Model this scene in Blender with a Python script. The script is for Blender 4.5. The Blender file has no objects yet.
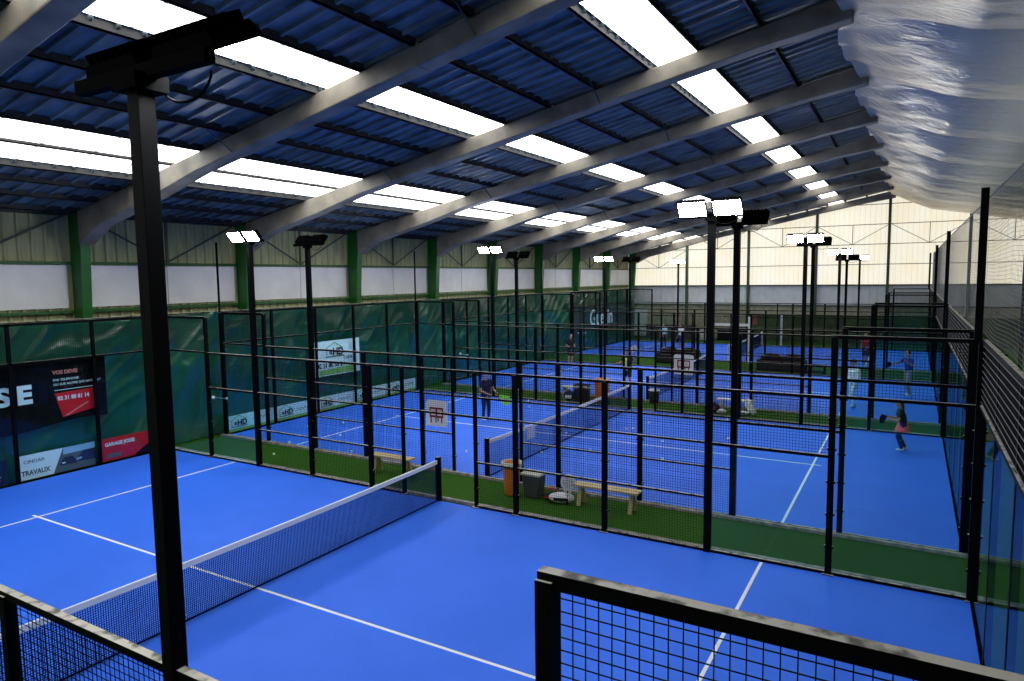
import bpy, bmesh, math, random
from mathutils import Vector, Matrix, noise
random.seed(7)
C = bpy.context.scene.collection
scn = bpy.context.scene
# ------------------------------------------------------------------ camera
cam_d = bpy.data.cameras.new('camera'); cam = bpy.data.objects.new('camera', cam_d); C.objects.link(cam)
RX = Vector((0.8630623, 0.5049579, -0.0118721)); UP = Vector((-0.0362077, 0.0852952, 0.9956976)); FW = Vector((-0.5037980, 0.8589192, -0.0918984))
cam.matrix_world = Matrix(((RX.x, UP.x, -FW.x, 9.0596), (RX.y, UP.y, -FW.y, -2.1277), (RX.z, UP.z, -FW.z, 4.9893), (0, 0, 0, 1)))
cam_d.sensor_width = 36; cam_d.lens = 683.684 / 1024 * 36; cam_d.clip_start = 0.05; cam_d.clip_end = 300
scn.camera = cam
# ------------------------------------------------------------------ world and exposure
w = bpy.data.worlds.new('world'); scn.world = w; w.use_nodes = True
w.node_tree.nodes['Background'].inputs[0].default_value = (0.75, 0.85, 1, 1)
w.node_tree.nodes['Background'].inputs[1].default_value = 0.3
scn.view_settings.view_transform = 'Standard'; scn.view_settings.look = 'None'
scn.view_settings.exposure = 0.30; scn.view_settings.gamma = 1; scn.view_settings.use_curve_mapping = False
scn.cycles.transparent_max_bounces = 48
ROOFLIGHT = 4.2      # daylight through the rooflights
GABLE = .70         # daylight through the translucent gable
FLOOD = 95.0         # floodlight lenses
# ------------------------------------------------------------------ materials
MATS = {}
def mat(name, col, rough=0.6, metal=0.0, spec=0.5, noise_amt=0.0, nscale=5.0, bump=0.0, bscale=20.0, emit=None, es=0.0, col2=None, stretch=None):
    m = bpy.data.materials.new(name); m.use_nodes = True; nt = m.node_tree; b = nt.nodes['Principled BSDF']
    b.inputs['Base Color'].default_value = (*col, 1); b.inputs['Roughness'].default_value = rough
    b.inputs['Metallic'].default_value = metal; b.inputs['Specular IOR Level'].default_value = spec
    if emit: b.inputs['Emission Color'].default_value = (*emit, 1); b.inputs['Emission Strength'].default_value = es
    tc = nt.nodes.new('ShaderNodeTexCoord'); vec = tc.outputs['Object']
    if stretch:
        mp = nt.nodes.new('ShaderNodeMapping'); mp.inputs['Scale'].default_value = stretch
        nt.links.new(vec, mp.inputs['Vector']); vec = mp.outputs['Vector']
    if noise_amt > 0 or col2:
        n = nt.nodes.new('ShaderNodeTexNoise'); n.inputs['Scale'].default_value = nscale; n.inputs['Detail'].default_value = 5
        r = nt.nodes.new('ShaderNodeValToRGB'); r.color_ramp.elements[0].position = .35; r.color_ramp.elements[1].position = .7
        c2 = col2 if col2 else tuple(c * (1 - noise_amt) for c in col)
        r.color_ramp.elements[0].color = (*col, 1); r.color_ramp.elements[1].color = (*c2, 1)
        nt.links.new(vec, n.inputs['Vector']); nt.links.new(n.outputs['Fac'], r.inputs['Fac']); nt.links.new(r.outputs['Color'], b.inputs['Base Color'])
    if bump > 0:
        n2 = nt.nodes.new('ShaderNodeTexNoise'); n2.inputs['Scale'].default_value = bscale; n2.inputs['Detail'].default_value = 4
        bp = nt.nodes.new('ShaderNodeBump'); bp.inputs['Strength'].default_value = bump; bp.inputs['Distance'].default_value = .05
        nt.links.new(vec, n2.inputs['Vector']); nt.links.new(n2.outputs['Fac'], bp.inputs['Height']); nt.links.new(bp.outputs['Normal'], b.inputs['Normal'])
    MATS[name] = m
    return m
court = mat('court_blue', (0.022, 0.150, 0.84), .65, spec=.35, col2=(0.03, 0.175, 0.92), nscale=.6, bump=.15, bscale=300)
line_m = mat('line_white', (0.88, 0.90, 0.90), .7)
turf = mat('turf_green', (0.025, 0.095, 0.008), .95, spec=.1, col2=(0.045, 0.13, 0.012), nscale=40, bump=.5, bscale=200)
concrete = mat('kerb_concrete', (0.42, 0.42, 0.38), .9, noise_amt=.6, nscale=7)
slab = mat('slab', (0.05, 0.09, 0.04), .9, noise_amt=.4, nscale=2)
post_dark = mat('post_dark', (0.02, 0.05, 0.02), .5)
green_steel = mat('green_steel', (0.002, 0.12, 0.008), .45, noise_amt=.35, nscale=2)
rafter_m = mat('rafter_grey', (0.29, 0.255, 0.19), .6, noise_amt=.6, nscale=1.2, stretch=(1, 1, 1))
purlin_m = mat('purlin', (0.035, 0.035, 0.033), .6, noise_amt=.5, nscale=6)
roof_m = mat('roof_sheet', (0.17, 0.235, 0.27), .45, col2=(0.045, 0.065, 0.085), nscale=2.2, stretch=(.35, 1.5, 1))
clad = mat('cladding_beige', (0.46, 0.46, 0.23), .7, noise_amt=.3, nscale=2, stretch=(1, 4, .5))
panel_m = mat('panel_white', (0.85, 0.84, 0.82), .6, noise_amt=.12, nscale=1.5)
gpanel_m = mat('panel_grey', (0.62, 0.63, 0.62), .6, noise_amt=.12, nscale=2)
low_clad = mat('cladding_low', (0.42, 0.41, 0.28), .8, noise_amt=.3, nscale=3)
brace_m = mat('brace', (0.06, 0.075, 0.05), .6)
rail_green = mat('rail_green', (0.01, 0.10, 0.015), .5)
lamp_black = mat('lamp_black', (0.001, 0.001, 0.001), .8, spec=.03)
alu = mat('aluminium', (0.5, 0.5, 0.5), .35, metal=.8)
tarp_m = mat('tarp_green', (0.003, 0.095, 0.042), .3, spec=.9, col2=(0.002, 0.06, 0.028), nscale=.9, bump=.5, bscale=2.2)
white = mat('white_print', (0.88, 0.92, 0.9), .5)
white2 = mat('white_plastic', (0.8, 0.8, 0.8), .4)
blackp = mat('black_print', (0.003, 0.003, 0.004), .7, spec=.1)
redp = mat('red_print', (0.72, 0.008, 0.012), .4)
redt = mat('pink_text', (0.8, 0.25, 0.22), .5)
greenp = mat('lime_print', (0.30, 0.50, 0.12), .5)
dkred = mat('dark_red_print', (0.22, 0.02, 0.02), .5)
navyp = mat('navy_print', (0.004, 0.004, 0.02), .4)
skyp = mat('sky_print', (0.35, 0.55, 0.72), .4)
greyp = mat('grey_print', (0.12, 0.14, 0.13), .5)
carp = mat('car_print', (0.02, 0.025, 0.06), .4)
tape = mat('net_tape', (0.95, 0.95, 0.92), .7)
netm = mat('net_cord', (0.002, 0.008, 0.05), .9, spec=.02)
netting_m = mat('netting_cord', (0.22, 0.22, 0.20), .8)
wood = mat('bench_wood', (0.62, 0.50, 0.24), .6, noise_amt=.3, nscale=9, stretch=(1, 10, 10))
orange = mat('orange_plastic', (0.75, 0.20, 0.02), .45)
greybin = mat('grey_plastic', (0.06, 0.065, 0.06), .5)
litter = mat('pale_liner', (0.5, 0.52, 0.42), .6)
ballm = mat('ball_felt', (0.9, 0.97, 0.75), .8)
skin = mat('skin', (0.45, 0.24, 0.16), .6)
hair_d = mat('hair_dark', (0.02, 0.012, 0.008), .6)
hair_b = mat('hair_brown', (0.045, 0.02, 0.01), .6)
cloth = {n: mat('cloth_' + n, c, .85) for n, c in dict(black=(0.008, 0.008, 0.012), coral=(1.0, 0.16, 0.15), navy=(0.01, 0.015, 0.06), white=(0.9, 0.9, 0.88),
         blue=(0.01, 0.04, 0.28), red=(0.5, 0.03, 0.03), grey=(0.22, 0.23, 0.25), lime=(0.55, 0.75, 0.15), cyan=(0.35, 0.6, 0.72), khaki=(.3, .26, .2)).items()}
shoe_w = mat('shoe_white', (0.6, 0.75, 0.7), .6)
lime_m = mat('racket_lime', (0.25, 0.75, 0.05), .4)
rust_m = mat('rust_red', (0.30, 0.07, 0.04), .7)
wicker = mat('dark_wicker', (0.010, 0.008, 0.008), .7, bump=.5, bscale=60)
brown_cushion = mat('brown_cushion', (0.02, 0.012, 0.01), .9)
# black powder coat with pale dust lying on upward faces
def dusty():
    m = bpy.data.materials.new('black_steel_dusty'); m.use_nodes = True; nt = m.node_tree; b = nt.nodes['Principled BSDF']
    b.inputs['Roughness'].default_value = .6; b.inputs['Specular IOR Level'].default_value = .08
    g = nt.nodes.new('ShaderNodeNewGeometry'); s = nt.nodes.new('ShaderNodeSeparateXYZ'); nt.links.new(g.outputs['Normal'], s.inputs[0])
    gt = nt.nodes.new('ShaderNodeMath'); gt.operation = 'GREATER_THAN'; gt.inputs[1].default_value = .7; nt.links.new(s.outputs['Z'], gt.inputs[0])
    n = nt.nodes.new('ShaderNodeTexNoise'); n.inputs['Scale'].default_value = 9; n.inputs['Detail'].default_value = 3
    tc = nt.nodes.new('ShaderNodeTexCoord'); nt.links.new(tc.outputs['Object'], n.inputs['Vector'])
    r = nt.nodes.new('ShaderNodeValToRGB'); r.color_ramp.elements[0].position = .38; r.color_ramp.elements[1].position = .5
    r.color_ramp.elements[0].color = (0.12, 0.12, 0.10, 1); r.color_ramp.elements[1].color = (0.50, 0.47, 0.40, 1); nt.links.new(n.outputs['Fac'], r.inputs['Fac'])
    mx = nt.nodes.new('ShaderNodeMix'); mx.data_type = 'RGBA'; mx.inputs[6].default_value = (0.0015, 0.0015, 0.002, 1)
    nt.links.new(gt.outputs[0], mx.inputs[0]); nt.links.new(r.outputs['Color'], mx.inputs[7]); nt.links.new(mx.outputs[2], b.inputs['Base Color'])
    return m
black = dusty()
wire = mat('black_wire', (0.002, 0.002, 0.003), .7, spec=.05)
def glassm():
    m = bpy.data.materials.new('glass_clear'); m.use_nodes = True; nt = m.node_tree; nt.nodes.clear()
    o = nt.nodes.new('ShaderNodeOutputMaterial'); t = nt.nodes.new('ShaderNodeBsdfTransparent'); g = nt.nodes.new('ShaderNodeBsdfGlossy')
    t.inputs[0].default_value = (0.87, 0.96, 0.965, 1); g.inputs['Roughness'].default_value = .02; g.inputs['Color'].default_value = (.9, .95, .95, 1)
    f = nt.nodes.new('ShaderNodeFresnel'); f.inputs[0].default_value = 1.5; mx = nt.nodes.new('ShaderNodeMixShader')
    ge = nt.nodes.new('ShaderNodeNewGeometry'); iv = nt.nodes.new('ShaderNodeMath'); iv.operation = 'SUBTRACT'; iv.inputs[0].default_value = 1.0; nt.links.new(ge.outputs['Backfacing'], iv.inputs[1])
    mf = nt.nodes.new('ShaderNodeMath'); mf.operation = 'MULTIPLY'; nt.links.new(f.outputs[0], mf.inputs[0]); iv.inputs[0].default_value = .62; iv.use_clamp = True; nt.links.new(iv.outputs[0], mf.inputs[1])   # one reflection per pane
    nt.links.new(mf.outputs[0], mx.inputs[0]); nt.links.new(t.outputs[0], mx.inputs[1]); nt.links.new(g.outputs[0], mx.inputs[2]); nt.links.new(mx.outputs[0], o.inputs[0])
    return m
glass = glassm()
def daylit(name, col, strength, ribs=0, axis='X', tint=None, lap=.2):
    """translucent sheet with daylight coming through; the ribs and laps are darker"""
    m = bpy.data.materials.new(name); m.use_nodes = True; nt = m.node_tree; b = nt.nodes['Principled BSDF']
    b.inputs['Base Color'].default_value = (.25, .25, .22, 1); b.inputs['Emission Strength'].default_value = strength
    tc = nt.nodes.new('ShaderNodeTexCoord'); s = nt.nodes.new('ShaderNodeSeparateXYZ'); nt.links.new(tc.outputs['Object'], s.inputs[0])
    mu = nt.nodes.new('ShaderNodeMath'); mu.operation = 'MULTIPLY'; mu.inputs[1].default_value = ribs; nt.links.new(s.outputs[axis], mu.inputs[0])
    fr = nt.nodes.new('ShaderNodeMath'); fr.operation = 'FRACT'; nt.links.new(mu.outputs[0], fr.inputs[0])
    lt = nt.nodes.new('ShaderNodeMath'); lt.operation = 'LESS_THAN'; lt.inputs[1].default_value = .07; nt.links.new(fr.outputs[0], lt.inputs[0])
    n = nt.nodes.new('ShaderNodeTexNoise'); n.inputs['Scale'].default_value = .8; nt.links.new(tc.outputs['Object'], n.inputs['Vector'])
    r = nt.nodes.new('ShaderNodeValToRGB'); r.color_ramp.elements[0].position = .35; r.color_ramp.elements[1].position = .65
    r.color_ramp.elements[0].color = (*col, 1); r.color_ramp.elements[1].color = (*(tint or col), 1); nt.links.new(n.outputs['Fac'], r.inputs['Fac'])
    mx = nt.nodes.new('ShaderNodeMix'); mx.data_type = 'RGBA'; mx.inputs[7].default_value = (*(c * lap for c in col), 1)
    nt.links.new(lt.outputs[0], mx.inputs[0]); nt.links.new(r.outputs['Color'], mx.inputs[6]); nt.links.new(mx.outputs[2], b.inputs['Emission Color'])
    return m
rooflight_m = daylit('rooflight_sheet', (1, 1, 1), ROOFLIGHT, .91, 'Y', (.93, .96, 1))
gable_m = daylit('gable_sheet', (1.0, .90, .68), GABLE, 3.03, 'X', (1, .95, .80), .78)
def floodm():
    m = bpy.data.materials.new('flood_lens'); m.use_nodes = True; b = m.node_tree.nodes['Principled BSDF']
    b.inputs['Emission Color'].default_value = (.93, .97, 1, 1); b.inputs['Emission Strength'].default_value = FLOOD
    return m
flood_m = floodm()
def fabric():
    m = bpy.data.materials.new('lining_plastic'); m.use_nodes = True; nt = m.node_tree; nt.nodes.clear()
    o = nt.nodes.new('ShaderNodeOutputMaterial'); p = nt.nodes.new('ShaderNodeBsdfPrincipled'); t = nt.nodes.new('ShaderNodeBsdfTranslucent')
    p.inputs['Base Color'].default_value = (.80, .68, .47, 1); p.inputs['Metallic'].default_value = .4; p.inputs['Roughness'].default_value = .30; p.inputs['Specular IOR Level'].default_value = .8
    t.inputs[0].default_value = (.7, .7, .66, 1)
    mx = nt.nodes.new('ShaderNodeMixShader'); mx.inputs[0].default_value = .10
    tc = nt.nodes.new('ShaderNodeTexCoord'); mp = nt.nodes.new('ShaderNodeMapping'); mp.inputs['Scale'].default_value = (.8, 2.4, 1); mp.inputs['Rotation'].default_value = (0, 0, .35)
    n = nt.nodes.new('ShaderNodeTexNoise'); n.inputs['Scale'].default_value = 2.6; n.inputs['Detail'].default_value = 6; n.inputs['Distortion'].default_value = 1.2
    bp = nt.nodes.new('ShaderNodeBump'); bp.inputs['Strength'].default_value = .7; bp.inputs['Distance'].default_value = .12
    nt.links.new(tc.outputs['Object'], mp.inputs[0]); nt.links.new(mp.outputs[0], n.inputs['Vector']); nt.links.new(n.outputs['Fac'], bp.inputs['Height'])
    nt.links.new(bp.outputs[0], p.inputs['Normal']); nt.links.new(p.outputs[0], mx.inputs[1]); nt.links.new(t.outputs[0], mx.inputs[2]); nt.links.new(mx.outputs[0], o.inputs[0])
    return m
fabric_m = fabric()
# ------------------------------------------------------------------ mesh building
class MB:
    def __init__(s): s.v = []; s.f = []
    def add(s, vs, fs):
        o = len(s.v); s.v += [tuple(p) for p in vs]; s.f += [tuple(i + o for i in f) for f in fs]; return s
    def box(s, x0, x1, y0, y1, z0, z1):
        return s.add([(x0, y0, z0), (x1, y0, z0), (x1, y1, z0), (x0, y1, z0), (x0, y0, z1), (x1, y0, z1), (x1, y1, z1), (x0, y1, z1)],
                     [(0, 3, 2, 1), (4, 5, 6, 7), (0, 1, 5, 4), (1, 2, 6, 5), (2, 3, 7, 6), (3, 0, 4, 7)])
    def bar(s, a, b, r=.02, n=6, r2=None, cap=True):
        a = Vector(a); b = Vector(b); d = (b - a).normalized(); r2 = r if r2 is None else r2
        u = d.cross(Vector((0, 0, 1))) if abs(d.z) < .9 else d.cross(Vector((1, 0, 0))); u.normalize(); w_ = d.cross(u)
        vs = []
        for p, q in ((a, r), (b, r2)):
            for i in range(n):
                t = 2 * math.pi * (i + .5) / n; vs.append(p + u * math.cos(t) * q + w_ * math.sin(t) * q)
        fs = [(i, (i + 1) % n, n + (i + 1) % n, n + i) for i in range(n)]
        if cap: fs += [tuple(range(n - 1, -1, -1)), tuple(range(n, 2 * n))]
        return s.add(vs, fs)
    def obox(s, a, b, w_, h):           # square bar along a to b, h upright
        a = Vector(a); b = Vector(b); d = (b - a).normalized()
        u = d.cross(Vector((0, 0, 1))) if abs(d.z) < .95 else Vector((1, 0, 0)); u.normalize(); v = u.cross(d).normalized()
        vs = [p + u * i * w_ / 2 + v * j * h / 2 for p in (a, b) for i, j in ((-1, -1), (1, -1), (1, 1), (-1, 1))]
        return s.add(vs, [(0, 1, 5, 4), (1, 2, 6, 5), (2, 3, 7, 6), (3, 0, 4, 7), (3, 2, 1, 0), (4, 5, 6, 7)])
    def prism(s, pts, fn, a, b):         # polygon pts (p,q) extruded from a to b; fn(p,q,t) -> xyz
        n = len(pts); vs = [fn(p, q, t) for t in (a, b) for p, q in pts]
        return s.add(vs, [tuple(range(n)), tuple(range(2 * n - 1, n - 1, -1))] + [(i, n + i, n + (i + 1) % n, (i + 1) % n) for i in range(n)])
    def grid(s, fn, nu, nv):
        vs = [fn(i / nu, j / nv) for j in range(nv + 1) for i in range(nu + 1)]
        return s.add(vs, [(j * (nu + 1) + i, j * (nu + 1) + i + 1, (j + 1) * (nu + 1) + i + 1, (j + 1) * (nu + 1) + i) for j in range(nv) for i in range(nu)])
    def ball(s, c, r, n=10, sx=1, sy=1, sz=1):
        def f(u, v):
            a = 2 * math.pi * u; b = math.pi * (v - .5); return (c[0] + sx * r * math.cos(a) * math.cos(b), c[1] + sy * r * math.sin(a) * math.cos(b), c[2] + sz * r * math.sin(b))
        return s.grid(f, n, max(4, n // 2))
    def lathe(s, prof, c=(0, 0, 0), n=20):
        return s.grid(lambda u, v: (c[0] + prof[round(v * (len(prof) - 1))][0] * math.cos(2 * math.pi * u), c[1] + prof[round(v * (len(prof) - 1))][0] * math.sin(2 * math.pi * u), c[2] + prof[round(v * (len(prof) - 1))][1]), n, len(prof) - 1)
    def build(s, name, m, parent=None, smooth=False, bevel=0, loc=None):
        me = bpy.data.meshes.new(name); me.from_pydata(s.v, [], s.f); me.materials.append(m)
        if smooth: me.polygons.foreach_set('use_smooth', [True] * len(me.polygons))
        me.update(); o = bpy.data.objects.new(name, me); C.objects.link(o)
        if parent:
            o.parent = parent
            if parent_world(parent): o.matrix_parent_inverse = parent_world(parent).inverted()
        if bevel:
            b = o.modifiers.new('bevel', 'BEVEL'); b.width = bevel; b.segments = 2; b.limit_method = 'ANGLE'
        return o
PW = {}
def parent_world(o): return PW.get(o.name)
def thing(name, label, cat, loc=(0, 0, 0), group=None):
    o = bpy.data.objects.new(name, None); C.objects.link(o); o.location = loc; o.empty_display_size = .2
    PW[o.name] = Matrix.Translation(loc); o['label'] = label; o['category'] = cat
    if group: o['group'] = group
    return o
def local(name, label, cat, loc, rz=0, group=None):   # parts are given in the thing's own coordinates
    o = bpy.data.objects.new(name, None); C.objects.link(o); o.location = loc; o.rotation_euler = (0, 0, rz); o.empty_display_size = .2
    o['label'] = label; o['category'] = cat
    if group: o['group'] = group
    return o
def tag(o, label, cat, group=None):
    o['label'] = label; o['category'] = cat
    if group: o['group'] = group
    return o
def struct(o): o['kind'] = 'structure'; return o
def text(s, size, m, parent, fn, name='lettering', bold=0.0, sx=1.0, extrude=.004):
    """lettering as a mesh; fn maps (p,q,depth) in metres to the surface"""
    c = bpy.data.curves.new('t', 'FONT'); c.body = s; c.size = size; c.offset = bold; c.extrude = extrude; c.resolution_u = 3
    o = bpy.data.objects.new('t', c); C.objects.link(o); bpy.context.view_layer.update()
    me = bpy.data.meshes.new_from_object(o.evaluated_get(bpy.context.evaluated_depsgraph_get()))
    bpy.data.objects.remove(o); me.name = name
    for v in me.vertices: v.co = Vector(fn(v.co.x * sx, v.co.y, v.co.z))
    me.materials.clear(); me.materials.append(m); t = bpy.data.objects.new(name, me); C.objects.link(t)
    t.parent = parent
    if parent_world(parent): t.matrix_parent_inverse = parent_world(parent).inverted()
    return t
# ================================================================== SETTING
YC = [0, 12, 24, 38]
WN = ['nearest', 'second', 'third', 'farthest']
XL, XR, YN, YE = -11.6, 27.2, -9.0, 52.7
RIDGE = 7.8
def zroof(x): return 9.25 + .2 * x if x <= RIDGE else 9.25 + .2 * RIDGE - .2 * (x - RIDGE)
def zund(x): return 8.70 + .2 * x if x <= RIDGE else 8.70 + .2 * RIDGE - .2 * (x - RIDGE)
struct(MB().box(XL - .5, XR, YN, YE, -.2, -.012).build('floor', turf))
for i, y in enumerate(YC):
    s = struct(MB().box(-9.97, 9.97, y + .03, y + 9.97, -.01, .0).build('court_surface', court))
    l = MB(); h = .05 / 2
    for x in (-6.95, 6.95): l.box(x - h, x + h, y + .05, y + 9.95, .0, .003)
    l.box(-7.15, 7.15, y + 5 - h, y + 5 + h, .0, .004)
    l.build('court_lines', line_m, s)
# kerbs along the long sides
for y in [v for a in YC for v in (a, a + 10)]:
    s_ = 1 if (y in [a + 10 for a in YC]) else -1
    k = struct(MB().box(-10.1, 10.15, min(y + s_ * .05, y + s_ * .14), max(y + s_ * .05, y + s_ * .14), -.01, .05).build('trim_kerb', concrete))
# --- left wall: three bands, ribbed cladding and flat panels
def ribbed(axis, c, a0, a1, z0, z1, pitch, depth, zf=None):
    mb = MB(); n = int((a1 - a0) / pitch); prof = []
    for i in range(n):
        p = a0 + i * pitch; prof += [(p, 0), (p + pitch * .62, 0), (p + pitch * .72, depth), (p + pitch * .90, depth), (p + pitch, 0)]
    zt = lambda p: (zf(p) if zf else z1)
    vs = []
    for p, d in prof:
        for z in (z0, zt(p)): vs.append((c + d, p, z) if axis == 'y' else (p, c - d, z))
    fs = [(2 * i, 2 * i + 2, 2 * i + 3, 2 * i + 1) for i in range(len(prof) - 1)]
    return mb.add(vs, fs)
wl = struct(ribbed('y', XL, YN, YE, -.01, 7.0, .33, .05).build('wall_left', clad))
for k in range(-3, 9):
    y0 = 8.48 + 5.5 * k; mb = MB()
    if k < 8:
        e = struct(MB().box(XL + .06, XL + .10, y0 + .25, y0 + 2.74, 4.28, 5.48).build('wall_left_panel', panel_m, wl))
        e = struct(MB().box(XL + .06, XL + .10, y0 + 2.77, y0 + 5.25, 4.28, 5.48).build('wall_left_panel', panel_m, wl))
for z in (4.17, 5.54, 2.6):
    MB().box(XL + .04, XL + .16, YN, YE, z - .04, z + .04).build('wall_rail', rail_green, wl)
struct(MB().box(XL - .02, XL + .25, YN, YE, 6.86, 7.0).build('trim_eave', purlin_m))
# --- end wall
we = struct(ribbed('x', YE, XL, XR, -.01, 2.65, .33, .05).build('wall_end', low_clad))
ribbed('x', YE - .02, XL, XR, 2.65, 4.12, .5, .02).build('grey_band', gpanel_m, we)
g = ribbed('x', YE, XL, XR, 4.12, 7, .33, .03, zf=lambda p: zroof(p)).build('translucent_sheet', gable_m, we)
for z in (2.65, 4.15): MB().box(XL, XR, YE - .16, YE - .06, z - .05, z + .05).build('wall_rail', brace_m, we)
for z in (5.61, 7.02, 8.40, 9.78):
    xa = max(XL, (z - 9.25) / .2); xb = min(XR, 2 * RIDGE - xa)
    MB().box(xa, xb, YE - .10, YE - .06, z - .022, z + .022).build('wall_rail', brace_m, we)
for i, x in enumerate((-6.65, -1.9, 2.87, 7.49, 12.2, 17.0, 21.8)):
    MB().box(x - .09, x + .09, YE - .32, YE - .1, 0, zund(x) + .2).build('wall_post', post_dark, we)
for x in (-9.0, -4.3, .5, 5.2, 9.9, 14.6):      # sag posts and V bracing between the wall posts
    mb = MB(); top = min(8.4, zund(x)) if x > -6 else 7.02
    mb.box(x - .02, x + .02, YE - .13, YE - .09, 5.61 if x < -6 else 7.02, top + .0)
    for sx in (-1, 1):
        za, zb = (5.61, 7.0) if x < -6 else (7.02, 8.38)
        mb.bar((x, YE - .12, za), (x + sx * 2.3, YE - .12, zb), .018)
    mb.build('wall_brace', brace_m, we)
# green windbreak sheet on the lower end wall
tag(MB().grid(lambda u, v: (-2 + 18 * u, YE - .40 + .05 * math.sin(u * 90), .02 + 1.95 * v), 120, 6).build('windbreak_sheet', mat('windbreak', (.06, .10, .03), .9, noise_amt=.6, nscale=1.5)), 'low olive green windbreak sheet along the foot of the far end wall', 'sheet')
struct(MB().box(XL, XR, YN - .1, YN, 0, 11).build('wall_near', panel_m)); struct(MB().box(XR, XR + .1, YN, YE, 0, 7).build('wall_right', clad))
# --- roof: corrugated sheets with rooflight strips left open
STR = [(-7.85, -6.80), (-6.77, -5.46), (-1.58, -.44), (3.6, 4.66)]
def roof_sheet(xa, xb):
    mb = MB(); prof = []; p = YN
    while p < YE: prof += [(p, 0), (p + .33, 0), (p + .345, -.065), (p + .40, -.065), (p + .415, 0)]; p += .415
    vs = []
    for q, d in prof:
        for x in (xa, xb): vs.append((x, q, zroof(x) + d))
    n = len(prof); return mb.add(vs, [(2 * i, 2 * i + 1, 2 * i + 3, 2 * i + 2) for i in range(n - 1)])
edges = [XL - .2]
for a, b in STR: edges += [a, b]
edges += [RIDGE]
rf = struct(roof_sheet(edges[0], edges[1]).build('ceiling', roof_m))
for i in range(2, len(edges), 2): roof_sheet(edges[i], edges[i + 1]).build('roof_panel', roof_m, rf)
for a, b in ((RIDGE, 11.1), (12, 16.3), (17.2, 21.5), (23.4, XR + .2)): roof_sheet(a, b).build('roof_panel', roof_m, rf)
wi = 0
for k in range(-3, 8):
    for a, b in STR + [(11.1, 12), (16.3, 17.2), (21.5, 23.4)]:  # right-slope strips are added, unseen above the lining, to light it from behind
        y0 = 8.48 + 5.5 * k + (.0); y1 = y0 + 5.5; wi += 1
        mb = MB(); y0 = max(y0, YN); n = 8
        mb.add([(x, y, zroof(x) + dz) for dz in (.0, .02) for x, y in ((a, y0), (b, y0), (b, y1), (a, y1))], [(0, 3, 2, 1), (4, 5, 6, 7), (0, 1, 5, 4), (1, 2, 6, 5), (2, 3, 7, 6), (3, 0, 4, 7)])
        struct(mb.build('window_%d' % wi, rooflight_m))
# --- portal frames
PUR = [-11.0, -9.9, -8.85, -7.92, -6.785, -5.42, -4.2, -2.95, -1.65, -.40, .9, 2.2, 3.52, 4.70, 6.05, 7.5]
ORD = ['second portal frame from the camera end', 'third', 'fourth']
plabel = {-3: 'portal frame behind the camera, rearmost', -2: 'portal frame overhead beside the camera', -1: 'grey rafter crossing the top left corner of the photo, on a green column',
          0: 'big grey rafter landing on the green column above the black banner', 1: 'long grey rafter on the green column behind the leftmost lit floodlight',
          2: 'grey rafter on the green column above the white HD board', 3: 'grey rafter on the green column fourth from the left edge', 4: 'grey rafter on the green column behind the second lit floodlight',
          5: 'grey rafter on the green column fifth before the end wall corner', 6: 'small distant grey rafter on the green column third before the corner', 7: 'small distant grey rafter next to the end wall on a green column',
          8: 'last grey rafter against the bright end wall with the corner column'}
plabel[5] = 'grey rafter on the dark green column just right of the second lit floodlight'
plabel[6] = 'distant grey rafter on the second green column before the wall corner'
plabel[7] = 'distant grey rafter on the last green column before the wall corner'
for k in range(-2, 9):
    y = 8.48 + 5.5 * k
    t = thing('portal_frame', plabel[k], 'roof frame', (XL + .3, y, 0), 'portal frames of the hall')
    # tapering green column, wider at the top
    cx = XL + .12; MB().prism([(cx, 0), (cx + .32, 0), (cx + .42, 4), (cx + .62, 7.1), (cx, 7.1)], lambda p, q, s: (p, s, q), y - .14, y + .14).build('column', green_steel, t, bevel=.01)
    th = .21; x0 = cx + .62
    pts = [(x0, 6.02), (x0 + .25, 6.15), (x0 + 1.0, 6.52), (x0 + 3.4, zund(x0 + 3.4) - .12), (x0 + 5.2, zund(x0 + 5.2))]
    pts += [(3.5, zund(3.5)), (6.0, zund(6) - .03), (RIDGE, zund(RIDGE) - .12), (RIDGE, zroof(RIDGE) - .16), (x0, zroof(x0) - .14)]
    MB().prism(pts, lambda p, q, s: (p, s, q), y - th, y + th).build('rafter', rafter_m, t, bevel=.03)
    pts = [(RIDGE, zund(RIDGE) + .08), (9.6, zund(9.6) + .08), (XR - 4, zund(XR - 4) + .08), (XR, zund(XR) + .08), (XR, zroof(XR) - .14), (RIDGE, zroof(RIDGE) - .16)]
    MB().prism(pts, lambda p, q, s: (p, s, q), y - th, y + th).build('rafter', rafter_m, t, bevel=.03)
    for xx in (-4.3, 2.3):
        for s_ in (-1, 1): MB().bar((xx, y + s_ * .2, zund(xx) + .04), (xx, y + s_ * .85, zroof(xx) - .1), .016).build('fly_brace', brace_m, t)
    for xx in (-8.4, 1.0, 6.7): MB().box(xx - .015, xx + .015, y - th - .008, y + th + .008, zund(xx) - .008, zroof(xx) - .12).build('splice_plate', rafter_m, t)
pl = MB()
for n, x in enumerate(PUR):
    z = zroof(x); mb = MB(); d = .07 if n == 4 else .15
    mb.box(x - .025, x + .025, YN, YE - .1, z - d, z - .001); mb.box(x - .065, x + .025, YN, YE - .1, z - d, z - d + .02)
    struct(mb.build('trim_%d' % (n + 1), purlin_m))
# wind bracing of the left wall bays
for k in range(-1, 8):
    y0 = 8.48 + 5.5 * k; m_ = y0 + 2.75
    mb = MB(); mb.box(XL + .12, XL + .18, m_ - .035, m_ + .035, 5.54, 6.9)
    for s_ in (-1, 1): mb.bar((XL + .16, m_, 5.6), (XL + .16, m_ + s_ * 2.45, 6.85), .032)
    mb.build('wall_brace', brace_m, wl)
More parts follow.
